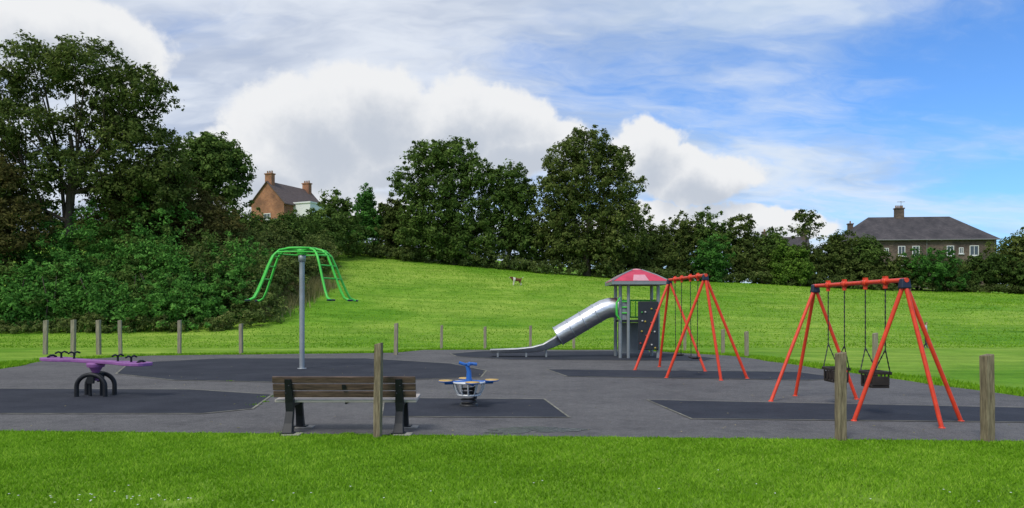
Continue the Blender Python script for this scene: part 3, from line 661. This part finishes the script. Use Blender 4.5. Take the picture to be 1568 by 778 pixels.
for q_ in(0,-.16): g.tube([(x0-.02,y0+q_,1.32),(x0-.14,y0+q_-.02,1.5),(x0-.14,y0+q_-.02,1.9),(x0-.02,y0+q_,2.08)],.026,8)
g.build('guard_rails',[M_green],e)
d=MB();d.box((x0+.13,y0+.02,1.62),(.2,.03,.6));d.box((cx,y1+.03,.65),(1.1,.04,1.1));d.build('side_panels',[M_post],e)
ys_=26.3
t=MB();R_=.35
path=[(3.72,ys_,1.74),(3.42,ys_,1.735),(3.2,ys_,1.67),(2.95,ys_,1.53),(1.62,ys_+.1,.74)]
def ringtube(mb,path,r,seg=28):
    mb.tube(path,r,seg,0,caps=False);mb.tube(path,r-.012,seg,0,caps=False)
ringtube(t,path,R_)
def collar(mb,p,q,s,r=.36):
    p=Vector(p);q=Vector(q);c=p.lerp(q,s);dd=(q-p).normalized();a=dd.cross(Vector((0,1,0))).normalized();b=dd.cross(a)
    mb.tube([c+(a*math.cos(u)+b*math.sin(u))*r for u in np.linspace(0,2*math.pi,29)[:-1]],.018,6,closed=True)
for s in(0,.33,.66,1.): collar(t,path[3],path[4],s)
collar(t,path[0],path[1],.1)
t.build('tube_slide',[M_tube],e)
ch=MB()
cp=[(1.75,.50),(1.45,.36),(1.1,.24),(.7,.185),(.2,.17),(-.78,.15)];vs=[];prof=[(-.31,.26),(-.27,.22),(-.24,.03),(-.15,0),(.15,0),(.24,.03),(.27,.22),(.31,.26)]
for i,(xx,zz) in enumerate(cp):
    k=[1.5,1.2,.85,.65,.5,.42][i]
    for (pyv,pz) in prof: vs.append((xx,ys_+.12+(1.75-xx)*.08+pyv,zz+pz*k))
q=len(prof);F=[(i*q+j,i*q+j+1,(i+1)*q+j+1,(i+1)*q+j) for i in range(len(cp)-1) for j in range(q-1)]
ch.add(vs,F,0,True);o=ch.build('slide_chute',[pm('brushed_steel',(.5,.51,.52),.4,metal=.5,var=.1)],e);so=o.modifiers.new('S','SOLIDIFY');so.thickness=.02
fs=MB()
for xx,zz in((-.5,.15),(.5,.17),(1.2,.25)): fs.box((xx,ys_+.2,zz/2),(.06,.4,zz))
fs.build('chute_feet',[M_post],e)

# ------------------------------------------------------------------ figures (skin modifier)
def figure(name,verts,edges,radii,mats,fn,loc,yaw,scale=1,sub=2):
    me=bpy.data.meshes.new(name+'_sk');me.from_pydata(verts,edges,[]);o=bpy.data.objects.new('tmp',me);COL.objects.link(o)
    sk=o.modifiers.new('Skin','SKIN');sk.use_smooth_shade=True
    for i,r in enumerate(radii):
        dv=me.skin_vertices[0].data[i];rr=r if hasattr(r,'__len__') else (r,r);dv.radius=rr
    me.skin_vertices[0].data[0].use_root=True
    ss=o.modifiers.new('Sub','SUBSURF');ss.levels=sub;ss.render_levels=sub
    bpy.context.view_layer.update();dg=bpy.context.evaluated_depsgraph_get()
    nm=bpy.data.meshes.new_from_object(o.evaluated_get(dg));nm.name=name
    bpy.data.objects.remove(o)
    ob=bpy.data.objects.new(name,nm);COL.objects.link(ob);nm.materials.clear()
    for m_ in mats:nm.materials.append(m_)
    for p_ in nm.polygons:p_.material_index=fn(p_.center);p_.use_smooth=True
    ob.location=loc;ob.rotation_euler=(0,0,yaw);ob.scale=(scale,)*3;return ob
M_skin=pm('skin',(.5,.3,.22),.6,var=.05);M_shirt=pm('pale_grey_top',(.42,.42,.46),.8,var=.1);M_jean=pm('dark_trousers',(.03,.035,.06),.8);M_hair=pm('brown_hair',(.05,.03,.018),.7);M_shoe=pm('shoes',(.2,.2,.2),.6)
V=[(0,0,.92),(0,0,1.1),(0,.0,1.3),(0,0,1.44),(0,-.01,1.52),(0,-.02,1.6),(0,-.015,1.68)]
E=[(0,1),(1,2),(2,3),(3,4),(4,5),(5,6)]
Rr=[(.15,.10),(.13,.09),(.16,.10),(.07,.06),(.05,.05),(.085,.095),(.075,.085)]
def add(par,pts,rs):
    for p_,r_ in zip(pts,rs):
        V.append(p_);Rr.append(r_);E.append((par,len(V)-1));par=len(V)-1
    return par
for s in(-1,1):
    w_=add(2,[(s*.17,0,1.38),(s*.23,.02,1.12),(s*.25,-.06 if s>0 else -.02,.88),(s*.25,-.09 if s>0 else -.03,.80)],[.06,.045,.032,.035])
    b0=V[w_]
    for f,(dx,l) in enumerate(((-.03,.07),(-.01,.08),(.01,.075),(.03,.06))): add(w_,[(b0[0]+.0,b0[1]+dx,b0[2]-l*.6),(b0[0]-s*.01,b0[1]+dx,b0[2]-l)],[.01,.008])
    add(w_,[(b0[0]-s*.02,b0[1]-.045,b0[2]-.03)],[.011])
    k=s*.07
    add(0,[(s*.09,0,.84),(s*.10,-k*.6-.02,.48),(s*.10,k*1.4+.03,.09),(s*.10,k*1.4-.10,.035)],[.085,.06,.042,.035])
def pf(c):
    if c.z>1.64 or (c.z>1.53 and c.y>.02): return 3
    if c.z>1.47: return 0
    if abs(c.x)>.2 and c.z<1.1: return 0
    if c.z>.90: return 1
    if c.z<.08: return 4
    return 2
figure('child_standing',V,E,Rr,[M_skin,M_shirt,M_jean,M_hair,M_shoe],pf,(17.75,32.2,0),math.radians(60),.68)
M_dogb=pm('dog_brown_fur',(.13,.05,.02),.9,var=.3);M_dogw=pm('dog_white_fur',(.6,.57,.5),.9,var=.1)
V=[(.30,0,.46),(.1,0,.45),(-.12,0,.46),(-.25,0,.49),(-.36,0,.58),(-.44,0,.64),(-.52,0,.62),(-.60,0,.60)]
E=[(i,i+1) for i in range(7)];Rr=[(.12,.13),(.115,.13),(.13,.16),(.13,.15),(.085,.095),(.085,.09),(.05,.05),(.03,.028)]
add(0,[(.40,0,.52),(.50,0,.60),(.58,0,.66)],[.03,.025,.015])
for s in(-1,1):
    add(0,[(.30,s*.08,.36),(.24,s*.085,.26),(.37,s*.085,.15),(.34,s*.085,.03),(.29,s*.085,.015)],[.085,.06,.033,.028,.03])
    add(3,[(-.24,s*.08,.36),(-.22,s*.08,.24),(-.25,s*.08,.13),(-.25,s*.08,.03),(-.29,s*.08,.015)],[.06,.042,.032,.028,.03])
    add(5,[(-.41,s*.075,.66),(-.39,s*.10,.56)],[.025,.03])
def df(c):
    if c.z<.2 or c.x<-.55: return 1
    if -.30<c.x<-.12 or c.x>.45: return 1
    return 0
figure('spaniel_dog',V,E,Rr,[M_dogb,M_dogw],df,(.40,66.3,float(H(.4,66.3))),math.radians(15),1.12)

# ------------------------------------------------------------------ camera
cam=bpy.data.cameras.new('camera');co=bpy.data.objects.new('camera',cam);COL.objects.link(co);scene.camera=co
co.location=(0,0,1.65);co.rotation_euler=(math.radians(90),0,0)
cam.sensor_width=36;cam.lens=36*1150/1568;cam.shift_y=86/1568;cam.clip_end=4000;cam.clip_start=.1

# ------------------------------------------------------------------ light
SEL=math.radians(50);SAZ=math.radians(212)
sd=Vector((math.sin(SAZ)*math.cos(SEL),math.cos(SAZ)*math.cos(SEL),math.sin(SEL)))
sun=bpy.data.lights.new('sun','SUN');sun.energy=2.3;sun.angle=math.radians(18);sun.color=(1,.96,.88)
so=bpy.data.objects.new('sun',sun);COL.objects.link(so);so.rotation_euler=(-sd).to_track_quat('-Z','Y').to_euler();so.location=(0,0,30)

# ------------------------------------------------------------------ sky
w=bpy.data.worlds.new('World');scene.world=w;w.use_nodes=True;nt=w.node_tree;N=nt.nodes;Lk=nt.links
bg=N['Background'];bg.inputs[1].default_value=.11
sky=N.new('ShaderNodeTexSky');sky.sky_type='NISHITA';sky.sun_disc=False;sky.sun_elevation=SEL;sky.sun_rotation=SAZ;sky.air_density=1.0;sky.dust_density=.6;sky.ozone_density=2.
tc=N.new('ShaderNodeTexCoord');D=tc.outputs['Generated']
def mth(op,a,b=None,c=None,clamp=False):
    n=N.new('ShaderNodeMath');n.operation=op;n.use_clamp=clamp
    for i,v in enumerate((a,b,c)):
        if v is None: continue
        if isinstance(v,(int,float)): n.inputs[i].default_value=v
        else: Lk.new(v,n.inputs[i])
    return n.outputs[0]
def vm(op,a,b=None,out=0):
    n=N.new('ShaderNodeVectorMath');n.operation=op
    for i,v in enumerate((a,b)):
        if v is None: continue
        if isinstance(v,tuple): n.inputs[i].default_value=v
        else: Lk.new(v,n.inputs[i])
    return n.outputs['Value'] if out else n.outputs[0]
def noise(v,scale,detail=6,rough=.55,color=False):
    n=N.new('ShaderNodeTexNoise');n.inputs['Scale'].default_value=scale;n.inputs['Detail'].default_value=detail;n.inputs['Roughness'].default_value=rough
    Lk.new(v,n.inputs[0]);return n.outputs['Color' if color else 'Fac']
def sstep(v,a,b):
    n=N.new('ShaderNodeMapRange');n.interpolation_type='SMOOTHSTEP';n.inputs[1].default_value=a;n.inputs[2].default_value=b;Lk.new(v,n.inputs[0]);return n.outputs[0]
def cmix(f,a,b):
    x=N.new('ShaderNodeMix');x.data_type='RGBA'
    if isinstance(f,float): x.inputs[0].default_value=f
    else: Lk.new(f,x.inputs[0])
    for i,v in((6,a),(7,b)):
        if isinstance(v,tuple): x.inputs[i].default_value=(*v,1)
        else: Lk.new(v,x.inputs[i])
    return x.outputs[2]
def blobs(v,lst):
    r=None
    for tx,tz,ax,az in lst:
        l=math.sqrt(1+tx*tx+tz*tz);c=(tx/l,1/l,tz/l)
        q=vm('MULTIPLY',vm('SUBTRACT',v,c),(1/ax,1/ax,1/az));q=vm('LENGTH',q,None,1)
        f=mth('SUBTRACT',1.,q);r=f if r is None else mth('MAXIMUM',r,f)
    return r
CUM=[(-.27,.235,.11,.075),(-.19,.255,.10,.065),(-.07,.250,.12,.055),(.0,.215,.11,.045),(-.14,.20,.18,.05),(-.36,.19,.09,.05),
     (.18,.205,.055,.045),(.25,.175,.09,.034),(.20,.120,.12,.025),(.33,.115,.10,.018),(-.30,.13,.16,.045),(-.62,.37,.14,.06)]
def dens(v):
    w1=vm('SUBTRACT',noise(v,7,5,.6,True),(.5,.5,.5));v2=vm('ADD',v,vm('MULTIPLY',w1,(.12,.12,.09)))
    b=blobs(v2,CUM);n=noise(v,20,7,.62);return mth('ADD',b,mth('MULTIPLY',mth('SUBTRACT',n,.5),.75))
d0=dens(D);d1=dens(vm('ADD',D,(-.012,0,.028)))
cov=sstep(d0,-.05,.20);shade=sstep(d1,.0,.85)
ccol=cmix(shade,(7.9,8.0,8.15),(5.0,5.45,6.2))
sx=N.new('ShaderNodeSeparateXYZ');Lk.new(D,sx.inputs[0]);zc=mth('ADD',mth('MAXIMUM',sx.outputs[2],0.),.22)
pv=vm('DIVIDE',D,None);dn=pv.node
cb=N.new('ShaderNodeCombineXYZ');[Lk.new(zc,cb.inputs[i]) for i in range(3)];Lk.new(cb.outputs[0],dn.inputs[1])
mp=N.new('ShaderNodeMapping');mp.inputs['Rotation'].default_value=(0,0,math.radians(-28));mp.inputs['Scale'].default_value=(.8,1.5,.2);Lk.new(pv,mp.inputs[0])
w2=vm('MULTIPLY',vm('SUBTRACT',noise(mp.outputs[0],1.3,4,.6,True),(.5,.5,.5)),(.9,.9,.9))
hv_=vm('ADD',mp.outputs[0],w2)
n1=noise(hv_,1.5,7,.62);n2=noise(hv_,1.9,5,.55)
bias=mth('MULTIPLY',sx.outputs[0],-.22)
hole=mth('MULTIPLY',mth('MAXIMUM',blobs(D,[(.66,.30,.26,.10),(.70,.20,.18,.05)]),0.),.28)
hs=mth('SUBTRACT',mth('ADD',n1,bias),hole)
hc_=mth('MULTIPLY',sstep(hs,.16,.60),.93)
lr=sstep(sx.outputs[0],-.15,.35)
dark=cmix(lr,(4.5,5.1,6.3),(4.3,5.5,7.3));lite=cmix(lr,(7.3,7.7,8.3),(6.7,7.4,8.3))
hcol=cmix(sstep(n2,.36,.62),dark,lite)
blue=N.new('ShaderNodeMix');blue.data_type='RGBA';blue.blend_type='MULTIPLY';blue.inputs[0].default_value=1;Lk.new(sky.outputs[0],blue.inputs[6]);blue.inputs[7].default_value=(.70,1.12,1.65,1)
c1=cmix(hc_,blue.outputs[2],hcol);c2=cmix(cov,c1,ccol)
Lk.new(c2,bg.inputs[0])
scene.view_settings.view_transform='Standard';scene.view_settings.look='None';scene.view_settings.exposure=0
